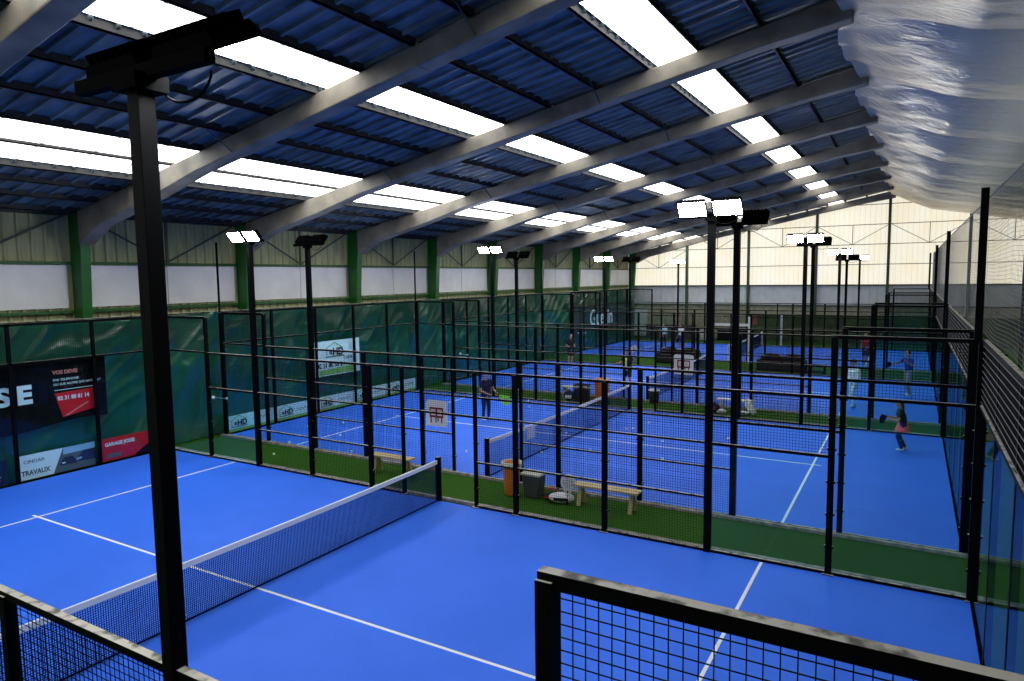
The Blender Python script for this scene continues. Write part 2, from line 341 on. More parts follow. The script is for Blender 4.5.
# --- lining sheet under the right half of the roof
def lining(u, v):
    x = RIDGE - .15 + 19.3 * (u ** 1.35); yy = YN + .5 + (YE - YN - .7) * v
    t = ((yy - 8.48) / 5.5) % 1.0
    open_ = min(1, (x - RIDGE + .15) / 2.2)
    sag = (.72 * (math.sin(math.pi * t) ** .62)) * (.15 + .85 * open_)
    drape = .42 * (1 - open_) ** 2 * math.sin(math.pi * t) ** .5
    wr = .05 * noise.noise(Vector((x * 1.1 + yy * .5, yy * 2.2, 0))) + .025 * noise.noise(Vector((x * 3 + yy * 2, yy * 5, 3)))
    fan = .06 * math.sin(8 * (t + .55 * open_) * math.pi) * (1 - open_ * .75)
    return (x - .35 * (1 - open_) * math.sin(math.pi * t), yy, zund(x) - .04 - sag + drape + (wr + fan) * math.sin(math.pi * t) ** .5)
struct(MB().grid(lining, 110, 620).build('ceiling_lining', fabric_m, smooth=True))
# ================================================================== COURT ENCLOSURES
SP = .05
def mesh_y(x0, x1, y, z0, z1, sp=SP, r=.0026):     # wire mesh in a plane y = const
    mb = MB(); n = max(1, round((x1 - x0) / sp)); m_ = max(1, round((z1 - z0) / sp))
    for i in range(1, n): x = x0 + (x1 - x0) * i / n; mb.bar((x, y, z0), (x, y, z1), r, 4, cap=False)
    for j in range(1, m_): z = z0 + (z1 - z0) * j / m_; mb.bar((x0, y + .004, z), (x1, y + .004, z), r, 4, cap=False)
    return mb
def mesh_x(y0, y1, x, z0, z1, sp=SP, r=.0026):
    mb = MB(); n = max(1, round((y1 - y0) / sp)); m_ = max(1, round((z1 - z0) / sp))
    for i in range(1, n): y = y0 + (y1 - y0) * i / n; mb.bar((x, y, z0), (x, y, z1), r, 4, cap=False)
    for j in range(1, m_): z = z0 + (z1 - z0) * j / m_; mb.bar((x + .004, y0, z), (x + .004, y1, z), r, 4, cap=False)
    return mb
def side_fence(y, label, near):
    t = thing('side_fence', label, 'fence', (0, y, 0), 'side fences of the padel courts')
    H3, H4 = (2.9, 3.93) if y == 0 else (3.0, 4.0)
    for x in (-10, -8, -6, -4, -2, -1, 1, 2, 4, 6, 8, 10):
        big = abs(x) >= 8
        if y == 0 and x == 8: x = 7.95
        if y == 0 and x == 4: x = 3.78
        top = H4 if big else H3
        a = .05 if abs(x) != 1 else .03
        if y == 0: a = .033
        if abs(x) == 10 and y > 0: a = .075
        if abs(x) == 6 and not (y == 0 and x == -6) and y > -1: continue     # a floodlight pole stands in this place of the fence
        mb = MB().box(x - a, x + a, y - .04, y + .04, 0, top - .03); mb.box(x - .09, x + .09, y - .08, y + .08, 0, .012)
        for z in (.45, 1.0, 1.55, 2.1, 2.6) if abs(x) >= 6 else (.4, 1.4): mb.box(x - a - .02, x + a + .02, y - .02, y + .05, z, z + .035)
        mb.build('post', black, t)
    def rail(x0, x1, z, h=.05): MB().box(x0, x1, y - .026, y + .026, z - h, z).build('rail', black, t)
    rail(-8, 8, H3); rail(-10, -8, H4, .07); rail(8 - (.08 if y == 0 else .04), 10.04, H4, .06)
    for s_ in (-1, 1):
        rail(min(s_ * 8, s_ * 10), max(s_ * 8, s_ * 10), 3.02, .05); rail(min(s_ * 6, s_ * 8), max(s_ * 6, s_ * 8), 2.02, .05)
        for a, b in ((1, 2), (2, 4), (4, 6)):
            for z in (1.0, 2.0): rail(min(s_ * a, s_ * b), max(s_ * a, s_ * b), z + .02, .035)
        rail(min(s_ * 1, s_ * 10), max(s_ * 1, s_ * 10), .05, .05)
    rail(-1, 1, 2.02, .045)
    for a, b, z0, z1 in ((-10, -8, 3, 4), (8, 10, 3, 4), (-8, -6, 2, 3), (6, 8, 2, 3), (-6, -4, 0, 3), (-4, -2, 0, 3), (-2, -1, 0, 3), (-1, 1, 2, 3), (1, 2, 0, 3), (2, 4, 0, 3), (4, 6, 0, 3)):
        mesh_y(a, b, y, z0, {3: H3, 4: H4}[z1]).build('wire_mesh', wire, t)
    for a, b, z1 in ((-10, -8, 2.97), (8, 10, 2.97), (-8, -6, 1.97), (6, 8, 1.97)):
        MB().box(a + .06, b - .06, y - .006, y + .006, .06, z1).build('glass_panel', glass, t)
    return t
near_l = ['near side fence of the nearest court, its dusty rails in the foreground', 'near side fence of the second court, behind the first green turf strip',
          'near side fence of the third court, behind the second green turf strip', 'near side fence of the farthest court, behind the dark wicker seats']
far_l = ['far side fence of the nearest court, in front of the first green turf strip', 'far side fence of the second court, in front of the second green turf strip',
         'far side fence of the third court, in front of the dark wicker seats', 'far side fence of the farthest court, closest to the end wall']
for i, y in enumerate(YC):
    side_fence(y, near_l[i], True); side_fence(y + 10, far_l[i], False)
def back_wall(x, y0, label):
    t = thing('back_wall', label, 'glass wall', (x, y0 + 5, 0), 'glass back walls of the padel courts'); s_ = 1 if x > 0 else -1
    for i in range(1, 5):
        y = y0 + 2 * i
        mb = MB().box(x + s_ * .02 - .03, x + s_ * .02 + .05, y - .04, y + .04, 0, 4); mb.build('post', black, t)
    for z, h in ((4.0, .07), (3.03, .05), (.03, .03)):
        MB().box(x - .03, x + .03, y0 + .05, y0 + 9.95, z - h, z).build('rail', black if z > 1 else lamp_black, t)
    if x > 0:       # black windscreen cloth behind paler wires
        mb = MB()
        for j in range(10): z = 3.08 + j * .092; mb.bar((x - .02, y0 + .05, z), (x - .02, y0 + 9.95, z), .0045, 4, cap=False)
        mb.build('wire_mesh', netting_m, t)
        MB().box(x + .0, x + .01, y0 + .05, y0 + 9.95, 3.0, 3.95).build('windscreen', lamp_black, t)
    else: mesh_x(y0 + .05, y0 + 9.95, x, 3.03, 3.95).build('wire_mesh', wire, t)
    for i in range(5): MB().box(x - .006, x + .006, y0 + 2 * i + .05, y0 + 2 * i + 1.95, .06, 2.97).build('glass_panel', glass, t)
for i, y in enumerate(YC):
    back_wall(-10, y, 'glass back wall of the %s court on the tarpaulin side' % WN[i])
    back_wall(10, y, 'glass back wall of the %s court at the right edge of the photo' % WN[i])
# thin tall poles at the court corners
for i, y in enumerate([10, 12, 22, 24, 34, 38, 48]):
    nm = ['nearest court far corner', 'second court near corner', 'second court far corner', 'third court near corner', 'third court far corner', 'farthest court near corner', 'farthest court far corner'][i]
    if y in (10, 22, 34, 48):
        tag(MB().box(9.86, 9.96, y - .04, y + .04, 4.0, 6.2).build('tall_pole', black), 'tall thin black netting pole above the %s on the right' % nm, 'pole', 'tall netting poles')
    if y in (12, 22, 34):
        tag(MB().bar((-10.05, y, 4.0), (-10.05, y, 6.2), .035, 8).build('tall_pole', black), 'tall thin black pole above the %s on the tarpaulin side' % nm, 'pole', 'tall netting poles')
# ball netting above the right-hand back walls
nt_ = MB(); sp = .055; YA, YB = 0, 48
for j in range(int(2.15 / sp)):
    z = 4.03 + j * sp; prev = None
    for i in range(0, 97):
        y = YA + (YB - YA) * i / 96; zz = z - .05 * abs(math.sin(i * math.pi / 8)) * (.3 + j / 40); p_ = (10.06 + .02 * math.sin(i * .9 + j * .3), y, zz)
        if prev: nt_.bar(prev, p_, .0022, 3, cap=False)
        prev = p_
for i in range(int((YB - YA) / (sp * 2))):
    y = YA + i * sp * 2; nt_.bar((10.06, y, 4.0), (10.06, y + .02, 6.15), .0016, 3, cap=False)
nt_.bar((10.06, YA, 6.17), (10.06, YB, 6.17), .012, 6)
tag(nt_.build('ball_netting', netting_m), 'pale grey knotted ball netting hung above the right-hand glass walls', 'netting')
# frame of a doorway beyond the netting
tf = thing('mesh_cage', 'tall mesh cage frame standing beyond the netting at the right edge', 'cage', (13.0, 25, 0))
for x, y in ((12.4, 25), (14.2, 25), (12.4, 27.5)): MB().box(x - .06, x + .06, y - .06, y + .06, 0, 5.6).build('post', black, tf)
MB().box(12.4, 14.2, 24.96, 25.04, 5.52, 5.6).build('rail', black, tf); mesh_y(12.4, 14.2, 25, 0, 5.5, .15).build('wire_mesh', wire, tf)
# ================================================================== NETS
for i, y0 in enumerate(YC):
    t = thing('court_net', ['long net across the nearest court, in the left foreground', 'net across the second court, behind the orange bin', 'net across the third court, behind the racket sign', 'net across the farthest court between white posts'][i], 'net', (0, y0 + 5, 0), 'padel nets')
    def ztop(y): return .88 + .05 * ((y - y0 - 5) / 5) ** 2
    pm = white2 if i == 3 else black
    for y in (y0 + .02, y0 + 9.98): MB().box(-.05, .05, y - .05, y + .05, 0, 1.0).build('net_post', pm, t, bevel=.008)
    mb = MB(); n = 310
    for q in range(n + 1): y = y0 + .08 + 9.84 * q / n; mb.bar((0, y, .02), (0, y, ztop(y) - .05), .0048 if i == 0 else .0028, 4, cap=False)
    for j in range(26):
        f = j / 26; prev = None
        for q in range(11): y = y0 + .08 + .984 * q; p_ = (0.003, y, .02 + f * (ztop(y) - .07)); prev and mb.bar(prev, p_, .0045 if i == 0 else .0026, 4, cap=False); prev = p_
    mb.build('net_mesh', netm, t)
    mb = MB()
    for q in range(10):
        ya = y0 + .06 + .988 * q; yb = ya + .988; mb.obox((0, ya, ztop(ya) - .035), (0, yb, ztop(yb) - .035), .03, .085)
    mb.build('net_tape', tape, t)
    MB().box(-.006, .006, y0 + .08, y0 + 9.92, 0.005, .03).build('bottom_cord', netm, t)
# small white tag on net two
tag(MB().box(.01, .022, 14.05, 14.5, .52, .84).build('net_card', white2), 'small white card hung on the net of the second court', 'card')
# ================================================================== FLOODLIGHTS
def floodlight(x, y, face, top, label, lit=True, wpole=.12, dx=0, tiltd=38, sc=1.0):
    t = thing('floodlight_pole', label, 'floodlight', (x, y, 0), 'floodlight poles')
    h = wpole / 2; MB().box(x - h, x + h, y - h, y + h, 0, top - .12).build('pole', black, t, bevel=.005)
    mb = MB().box(x - .55, x + .55, y - .03, y + .03, top - .14, top - .07); mb.box(x - .1, x + .1, y - .09, y + .09, top - .2, top - .12)
    mb.build('cross_arm', lamp_black, t)
    for s_ in (-1, 1):
        cx = x + s_ * .30 + dx; cy = y + face * .18; cz = top
        tilt = math.radians(tiltd)                     # lens looks down and towards the court
        n_ = Vector((0, face * math.cos(tilt), -math.sin(tilt))); up_ = Vector((0, face * math.sin(tilt), math.cos(tilt))); rt = Vector((1, 0, 0)); c_ = Vector((cx, cy, cz))
        def P(a, b, d): a *= sc; b *= sc; return c_ + rt * a + up_ * b + n_ * d
        hb = MB().add([P(a, b, d) for d, q in ((0, 1), (-.09, .86)) for a, b in ((-.26 * q, -.17 * q), (.26 * q, -.17 * q), (.26 * q, .17 * q), (-.26 * q, .17 * q))], [(0, 1, 2, 3), (7, 6, 5, 4), (0, 4, 5, 1), (1, 5, 6, 2), (2, 6, 7, 3), (3, 7, 4, 0)])
        for f in range(7): a = -.2 + f * .066; hb.add([P(a + q, b, d) for q in (-.008, .008) for b, d in ((-.13, -.08), (.13, -.08), (.13, -.14), (-.13, -.14))], [(0, 1, 2, 3), (7, 6, 5, 4), (0, 4, 5, 1), (1, 5, 6, 2), (2, 6, 7, 3), (3, 7, 4, 0)])
        hs = hb.build('lamp_housing', lamp_black, t)
        lens = MB().add([P(a, b, .004) for a, b in ((-.23, -.14), (.23, -.14), (.23, .14), (-.23, .14))], [(0, 1, 2, 3)]).build('lens', flood_m, None)
        lens.parent = hs; lens.matrix_parent_inverse = Matrix.Identity(4)
        me = lens.data
        MB().bar(P(-.27, 0, -.02), (x + s_ * .30, y, top - .1), .012).build('bracket', lamp_black, t)
    cb = MB(); prev = None
    for q in range(13):
        a = math.pi * q / 12; p_ = (x + .05 + .2 * (1 - math.cos(a)) / 2 * 2, y + face * .08, top - .14 - .12 * math.sin(a)); prev and cb.bar(prev, p_, .007, 5, cap=False); prev = p_
    cb.build('cable', lamp_black, t)
    return t
FL = [(-6.0, 10, -1, 6.12, 'leftmost lit floodlight, above the tarpaulin between nearest and second courts'), (-6.0, 12, 1, 6.1, 'dark backed floodlight on a slim pole just right of the leftmost lit one'),
      (6.0, 10, -1, 6.12, 'brightest lit floodlight pair on the thick pole right of centre'), (6.0, 12, 1, 6.1, 'dark backed floodlight on the pole just right of the brightest pair'),
      (-6.0, 22, -1, 6.12, 'lit floodlight on the tarpaulin side of the second court far fence'), (-6.0, 24, 1, 5.95, 'unlit looking floodlight seen from behind on a kinked pole, tarpaulin side'),
      (6.0, 22.0, -1, 6.12, 'lit floodlight before the bright end wall, far fence of the second court'), (6.0, 24, 1, 6.1, 'floodlight seen from behind before the end wall, third court near fence'),
      (-6.0, 34, -1, 5.95, 'small distant lit floodlight at the far fence of the third court, left'), (6.0, 34, -1, 6.0, 'small distant lit floodlight at the far fence of the third court, right'),
      (-6.0, 38, 1, 6.0, 'distant floodlight seen from behind at the farthest court, left'), (6.0, 38, 1, 5.8, 'distant floodlight seen from behind at the farthest court, right'),
      (6.0, 48, -1, 6.0, 'farthest lit floodlight close to the end wall, right'), (-6.0, 48, -1, 6.0, 'farthest lit floodlight close to the end wall, left')]
for x, y, f, tp, lb in FL: floodlight(x, y, f, tp, lb)
floodlight(5.655, 0, 1, 6.14, 'black silhouetted floodlight pole in the left foreground', wpole=.094, tiltd=62, sc=.95)
# ================================================================== TARPAULIN AND BANNERS (x = -10.2 plane)
def tarp(u, v):
    y = -6 + 56.5 * u; z = .02 + 3.98 * v
    f = .09 * noise.noise(Vector((y * .55 + z * .9, z * .35, 1))) + .08 * (1 - abs(noise.noise(Vector((y * 1.3 - z * 1.1, z * .6, 5)))) * 2.2) ** 3
    f = .8 * f - .04 + .06 * max(0, math.sin(y * 1.15 + (4 - z) * .9)) ** 6
    return (-10.28 + f, y, z - .03 * abs(math.sin(y * math.pi / 2)) * v)
tb = thing('tarpaulin', 'long dark green tarpaulin curtain hung along the left wall behind the glass', 'tarpaulin', (-10.3, 24, 0))
MB().grid(tarp, 900, 46).build('sheet', tarp_m, tb, smooth=True)
MB().bar((-10.33, -6, 4.0), (-10.33, 50.5, 4.0), .02).build('top_cable', black, tb)
for n in range(0, 29):
    if n % 2 == 0: MB().box(-10.45, -10.39, -6 + n * 2 - .03, -6 + n * 2 + .03, 0, 4.02).build('support_post', green_steel, tb)
XB = -10.12
def on_wall(y0, z0, x=XB):        # text runs along +y seen from inside the hall
    return lambda p, q, d: (x + .006 + d, y0 + p, z0 + q)
def rect(y0, y1, z0, z1, m, name, parent, d=.0, th=.006): return MB().box(XB + d - th, XB + d, y0, y1, z0, z1).build(name, m, parent)
def poly(pts, m, name, parent, d=.004): return MB().prism(pts, lambda p, q, s: (XB + s, p, q), d - .003, d).build(name, m, parent)
b = thing('wall_banner', 'large black banner with white SE letters and a red phone box', 'banner', (XB, 6, 1.3))
MB().grid(lambda u, v: (XB + .012 * math.sin(u * 17 + v * 4) - .01, 3.2 + 5.15 * u, 1.30 + .08 * math.sin(u * 9) * (1 - v) + 1.68 * v), 80, 12).build('sheet', blackp, b, smooth=True)
text('S', .62, white, b, on_wall(5.66, 1.98, XB + .01), bold=.025, sx=1.25); text('E', .62, white, b, on_wall(6.14, 1.98, XB + .01), bold=.03, sx=1.1)
text('VOS DEVIS', .13, redt, b, on_wall(7.0, 2.62, XB + .01), bold=.004)
text('PAR TELEPHONE', .085, white, b, on_wall(7.0, 2.44, XB + .01)); text('OU SUR NOTRE SITE INTERNET', .085, white, b, on_wall(7.0, 2.32, XB + .01))
MB().box(XB + .008, XB + .014, 7.02, 8.05, 2.19, 2.205).build('underline', white, b)
MB().prism([(7.02, 2.12), (8.02, 2.15), (8.02, 1.60), (7.18, 1.47)], lambda p, q, s: (XB + s, p, q), .006, .014).build('red_box', redp, b)
text('02 31 88 81 14', .15, white, b, on_wall(7.08, 1.93, XB + .016), bold=.003, sx=.86)
MB().prism([(7.2, 1.50), (7.3, 1.50), (7.85, 1.78), (7.82, 1.8)], lambda p, q, s: (XB + s, p, q), .014, .017).build('flash', redt, b)
# low adverts along the foot of the nearest back wall
a = thing('advert_board', 'dark navy low advert board at the left edge, foot of the tarpaulin', 'advert', (XB, 4.9, 0)); rect(3.9, 5.82, .03, .66, navyp, 'board', a); text('CONTACT', .16, white, a, on_wall(4.9, .14)); rect(4.6, 5.5, .46, .49, white, 'rule', a, .01)
a = thing('advert_board', 'low white and car photo advert board below the black banner', 'advert', (XB, 7, 0)); rect(6.0, 7.93, .03, .66, greyp, 'board', a)
poly([(6.0, .03), (6.86, .03), (7.12, .66), (6.0, .66)], white, 'white_field', a); text('CINDAR', .13, greyp, a, on_wall(6.18, .44)); text('TRAVAUX', .17, greyp, a, on_wall(6.12, .14), bold=.006, sx=.85)
poly([(7.12, .48), (7.93, .50), (7.93, .66), (7.13, .66)], skyp, 'sky', a, .005)
poly([(7.02, .20), (7.06, .30), (7.14, .40), (7.33, .41), (7.42, .30), (7.46, .19)], carp, 'car_picture', a, .006); poly([(7.46, .22), (7.5, .36), (7.62, .48), (7.93, .50), (7.93, .20)], carp, 'car_picture', a, .006)
poly([(7.08, .24), (7.16, .24), (7.16, .28), (7.08, .28)], white, 'headlight', a, .008); poly([(7.44, .26), (7.58, .28), (7.58, .33), (7.44, .31)], skyp, 'headlight', a, .008)
a = thing('advert_board', 'low red GARAGE JOSSE advert board beside the silhouetted pole', 'advert', (XB, 9, 0)); rect(8.03, 9.9, .03, .66, redp, 'board', a)
text('GARAGE JOSSE', .14, white, a, on_wall(8.2, .44), bold=.004, sx=.9); poly([(9.0, .03), (9.9, .03), (9.9, .34), (9.5, .34)], blackp, 'dark_corner', a); poly([(9.55, .36), (9.9, .36), (9.9, .62)], greyp, 'grey_corner', a)
poly([(8.22, .10), (8.62, .10), (8.66, .22), (8.26, .22)], greyp, 'badge', a)
# low white and green HD boards along the second court
def hd(par, y, z, s):           # house outline over the letters
    x_ = XB + .012
    mb = MB(); mb.obox((x_, y, z + .30 * s), (x_, y + .5 * s, z + .55 * s), .004, .04 * s); mb.obox((x_, y + .5 * s, z + .55 * s), (x_, y + 1.0 * s, z + .30 * s), .004, .04 * s); mb.build('roof_mark', greenp, par)
    mb = MB(); mb.box(x_ - .002, x_ + .002, y + .05 * s, y + .08 * s, z, z + .30 * s); mb.box(x_ - .002, x_ + .002, y, y + 1.05 * s, z - .06 * s, z - .015 * s)
    mb.box(x_ - .002, x_ + .002, y + .22 * s, y + .38 * s, z + .06 * s, z + .22 * s); mb.build('logo_frame', greyp, par)
    text('HD', .42 * s, blackp, par, on_wall(y + .40 * s, z + .02 * s, XB + .012), bold=.012 * s)
posn = ['first from the left corner', 'second from the left corner', 'third from the left corner', 'fourth from the left corner', 'nearest its far corner']
for n in range(5):
    y0 = 12.05 + 1.98 * n; a = thing('advert_board', 'low white and green HD board beside the second court, ' + posn[n], 'advert', (XB, y0 + 1, 0), 'HD boards along the second court')
    rect(y0, y0 + 1.96, .03, .56, white, 'board', a); poly([(y0, .03), (y0 + 1.96, .03), (y0 + 1.96, .12), (y0, .12)], greenp, 'green_band', a)
    hd(a, y0 + .2, .20, .62); mb = MB(); prev = None
    for q in range(24): p_ = (XB + .012, y0 + 1.05 + q * .033, .30 + .05 * math.sin(q * 1.3) + .003 * q); prev and mb.bar(prev, p_, .008, 4); prev = p_
    mb.build('signature', greyp, a)
a = thing('wall_sign', 'white HD board with house logo and green band, hung high on the tarpaulin', 'sign', (XB, 17, 1.3))
rect(15.82, 18.4, 1.33, 2.66, white, 'board', a); poly([(16.2, 1.36), (18.05, 1.36), (18.05, 1.62), (16.2, 1.56)], greenp, 'green_band', a)
hd(a, 16.55, 2.08, .92); text('02 31 80 58 24', .25, blackp, a, on_wall(16.1, 1.64), bold=.006, sx=.95); text('CAEN', .18, greyp, a, on_wall(17.5, 1.88), bold=.003)
a = thing('wall_banner', 'dark banner with white lettering reading Guerin, far left wall', 'banner', (XB, 43, 1.3))
rect(38.2, 49.6, 1.35, 2.95, mat('slate_print', (.015, .03, .035), .5), 'board', a); text('Guerin', 1.55, white, a, on_wall(41.2, 1.6), bold=.02, sx=.95)
# small white knobs on the corner tie rods
for n, (p1, p2, lb) in enumerate([((-7.80, 10.0, 1.73), (-8.85, 11.2, 1.42), 'white capped tie rod at the left end of the first turf strip'), ((-7.72, 22.05, 1.73), (-8.2, 23.3, 1.53), 'white capped tie rod at the left end of the second turf strip'), ((-7.68, 34.05, 1.72), (-7.9, 35.6, 1.6), 'white capped tie rod at the left end of the third turf strip')]):
    t = thing('tie_rod', lb, 'rod', p1, 'white capped tie rods'); MB().bar(p1, p2, .015).build('rod', alu, t)
    for p_, r in ((p1, .05), (p2, .04)): MB().ball(p_, r).build('cap', white2, t, True)
# ================================================================== SMALL THINGS
def sign_board(x, y, z, s, label):
    t = local('fence_sign', label, 'sign', (x, y, z)); r = .12 * s; pts = []
    for cx, cz, a0 in ((s / 2 - r, s - r, 0), (-s / 2 + r, s - r, 90)):
        for q in range(5): a = math.radians(a0 + q * 22.5); pts.append((cx + r * math.cos(a), cz + r * math.sin(a)))
    pts += [(-s / 2 + .02, 0), (s / 2 - .02, 0)]
    MB().prism(pts, lambda p, q, d: (p, d, q), -.012, .0).build('board', white2, t)
    mb = MB(); f = lambda a, b, c, d: mb.box(a * s, b * s, -.02, -.013, c * s, d * s)
    f(-.32, .32, .66, .73); f(-.32, .32, .34, .42); f(-.32, -.27, .36, .7); f(.27, .32, .36, .7); f(-.04, .04, .40, .68)
    f(-.28, -.23, .12, .34); f(-.05, -.0, .14, .34); f(.05, .1, .2, .34); f(.22, .27, .14, .34)
    mb.build('red_emblem', dkred, t); mb = MB()
    for a in (-.16, .16): mb.bar((a * s - .06, -.016, .46 * s), (a * s + .06, -.016, .62 * s), .012, 4); mb.bar((a * s + .06, -.016, .46 * s), (a * s - .06, -.016, .62 * s), .012, 4)
    mb.build('cross_mark', redt, t); return t
sign_board(-1.47, 11.93, 1.17, .68, 'white sign with a dark red emblem on the second court fence')
sign_board(1.48, 23.93, 1.15, .78, 'rounded white sign with a red emblem on the third court fence')
def bench(x, y, L, label, m=wood):
    t = local('bench', label, 'bench', (x, y, 0), 0, 'benches on the turf strips')
    mb = MB()
    for q in (-1, 0, 1): mb.box(-L / 2, L / 2, q * .105 - .048, q * .105 + .048, .42, .46)
    mb.build('seat', m, t)
    for s_ in (-1, 1):
        xx = s_ * (L / 2 - .16); mb = MB()
        for q in (-1, 1): mb.obox((xx, q * .03, .42), (xx, q * .15, 0), .09, .05)
        mb.box(xx - .03, xx + .03, -.14, .14, .36, .42); mb.build('leg', m, t)
    return t
bench(-2.35, 11.15, 1.3, 'pale wooden bench left of the nearest net post on the first turf strip')
bench(3.5, 11.3, 1.5, 'pale wooden bench with a leaning racket on the first turf strip')
bench(3.6, 23.25, 1.3, 'white topped bench draped with a towel on the second turf strip', white2)
bench(-2.85, 23.35, 1.3, 'pale bench between a bag and a crate on the second turf strip', litter)
t = local('waste_bin', 'tall orange barrel bin in the first turf strip', 'bin', (1.22, 11.15, 0))
MB().lathe([(0, 0), (.16, 0), (.17, .02), (.20, .62), (.20, .64), (.235, .65), (.24, .72), (.22, .76), (.20, .76), (.19, .70), (0, .68)]).build('bin_body', orange, t, True)
MB().lathe([(.19, .74), (.215, .78), (.245, .77), (.25, .70), (.24, .66), (.235, .70), (.225, .745)]).build('bin_liner', litter, t, True)
t = local('waste_bin', 'dark grey tapered bin right of the orange barrel bin', 'bin', (1.72, 11.3, 0))
MB().prism([(-.17, 0), (.17, 0), (.23, .52), (-.23, .52)], lambda p, q, s: (p, s, q), -.17, .17).build('bin_body', greybin, t, bevel=.02); MB().box(-.25, .25, -.2, .2, .50, .55).build('rim', litter, t, bevel=.01)
t = local('waste_bin', 'orange box bin behind the net of the second court', 'bin', (-1.62, 23.2, 0))
MB().prism([(-.21, 0), (.21, 0), (.25, .85), (-.25, .85)], lambda p, q, s: (p, s, q), -.2, .2).build('bin_body', orange, t, bevel=.02); MB().box(-.26, .26, -.22, .22, .84, .89).build('lid', orange, t, bevel=.01)
t = local('crate', 'dark wire crate left of the orange box bin', 'crate', (-2.35 + .05, 22.75, 0))
for z in range(8): MB().box(-.3, .3, -.22, .22, .02 + z * .09, .035 + z * .09).build('slat', wire, t) if z in (0, 7) else None
mesh_y(-.3, .3, -.22, 0, .7, .06, .006).build('crate_side', greybin, t); mesh_y(-.3, .3, .22, 0, .7, .06, .006).build('crate_side', greybin, t); mesh_x(-.22, .22, -.3, 0, .7, .06, .006).build('crate_side', greybin, t); mesh_x(-.22, .22, .3, 0, .7, .06, .006).build('crate_side', greybin, t)
MB().box(-.27, .27, -.19, .19, .03, .5).build('contents', cloth['black'], t, bevel=.05)
t = local('side_table', 'small round stool with white top near the third court net', 'stool', (.42, 23.6, 0)); MB().lathe([(0, 0), (.17, 0), (.2, .3), (.17, .5), (0, .5)]).build('drum', brown_cushion, t, True); MB().lathe([(0, .5), (.22, .5), (.22, .55), (0, .56)]).build('top', white2, t, True)
def bag(x, y, L, W, H, label, m, m2, rz=0):
    t = local('sports_bag', label, 'bag', (x, y, 0), rz)
    def f(u, v):
        a = 2 * math.pi * u; k = math.sin(math.pi * min(max(v, .02), .98)) ** .35; xx = (v - .5) * L
        r = 1 + .08 * noise.noise(Vector((xx * 4, math.cos(a), math.sin(a)))); return (xx, W / 2 * k * r * math.cos(a), H / 2 + H / 2 * k * r * math.sin(a) * .98)
    MB().grid(f, 18, 16).build('bag_body', m, t, True)
    mb = MB(); prev = None
    for q in range(11):
        a = math.pi * q / 10; p_ = (-L * .25 * math.cos(a), 0, H * .9 + .13 * math.sin(a)); prev and mb.bar(prev, p_, .012, 5); prev = p_
    mb.build('handle', m2, t); MB().box(-L * .3, L * .3, -W * .5, -W * .46, H * .3, H * .62).build('side_pocket', m2, t, bevel=.01)
    return t
bag(2.5, 11.15, .55, .28, .24, 'white and black racket bag lying on the turf left of the racket', cloth['white'], cloth['black'], .3)
bag(2.2, 11.3, .5, .3, .14, 'black bag lying flat beside the white racket bag', cloth['black'], redp, .1)
bag(-2.75, 22.5, .45, .35, .45, 'dark upright bag with white patch on the second turf strip', cloth['navy'], cloth['white'], .2)
bag(2.9, 22.75, .5, .35, .4, 'black bag under the towel draped bench, behind the thick pole', cloth['black'], rust_m)
bag(3.25, 22.7, .35, .22, .16, 'small white pouch lying on the turf beneath the towel draped bench', cloth['white'], cloth['grey'])
bag(3.95, 22.75, .45, .25, .16, 'crumpled white pouch on the turf under the draped towel', cloth['white'], cloth['grey'])
tw = MB().grid(lambda u, v: (4.12 + .26 * (u - .5) + .22 * max(0, v - .45) + .03 * math.sin(v * 9), 23.08 + .12 * math.sin(u * 6) - .18 * max(0, v - .3) , .49 - .46 * max(0, v - .25) / .75 + .02 * math.sin(u * 9)), 12, 14)
o = tag(tw.build('towel', cloth['white'], None, True), 'white towel hanging off the right end of the bench', 'towel'); sm = o.modifiers.new('s', 'SOLIDIFY'); sm.thickness = .03
def racket(name, label, loc, rot, m, cat='racket', sc=1.0):
    t = bpy.data.objects.new(name, None); C.objects.link(t); t.location = loc; t.rotation_euler = rot; t.scale = (sc, sc, sc); t['label'] = label; t['category'] = cat
    pts = [(.13 * math.sin(a) * (1 - .12 * (math.cos(a) < 0) * abs(math.cos(a))), .30 + .145 * math.cos(a)) for a in [2 * math.pi * i / 24 for i in range(24)]]
    MB().prism(pts, lambda p, q, d: (p, d, q), -.019, .019).build('head', m, t, bevel=.006)
    mb = MB()
    for i in range(-3, 4):
        for j in range(-3, 4):
            if i * i + j * j < 11: mb.box(i * .027 - .006, i * .027 + .006, -.0205, .0205, .31 + j * .027 - .006, .31 + j * .027 + .006)
    mb.build('holes', blackp, t); mb = MB()
    for s_ in (-1, 1): mb.obox((s_ * .065, 0, .19), (0, 0, .07), .03, .03)
    mb.build('throat', m, t); MB().bar((0, 0, .09), (0, 0, -.06), .017, 10).build('grip', blackp, t, True); return t
racket('padel_racket', 'round white padel racket leaning against the bench end', (2.66, 11.10, .09), (-.14, .05, .44), white2, sc=1.3)
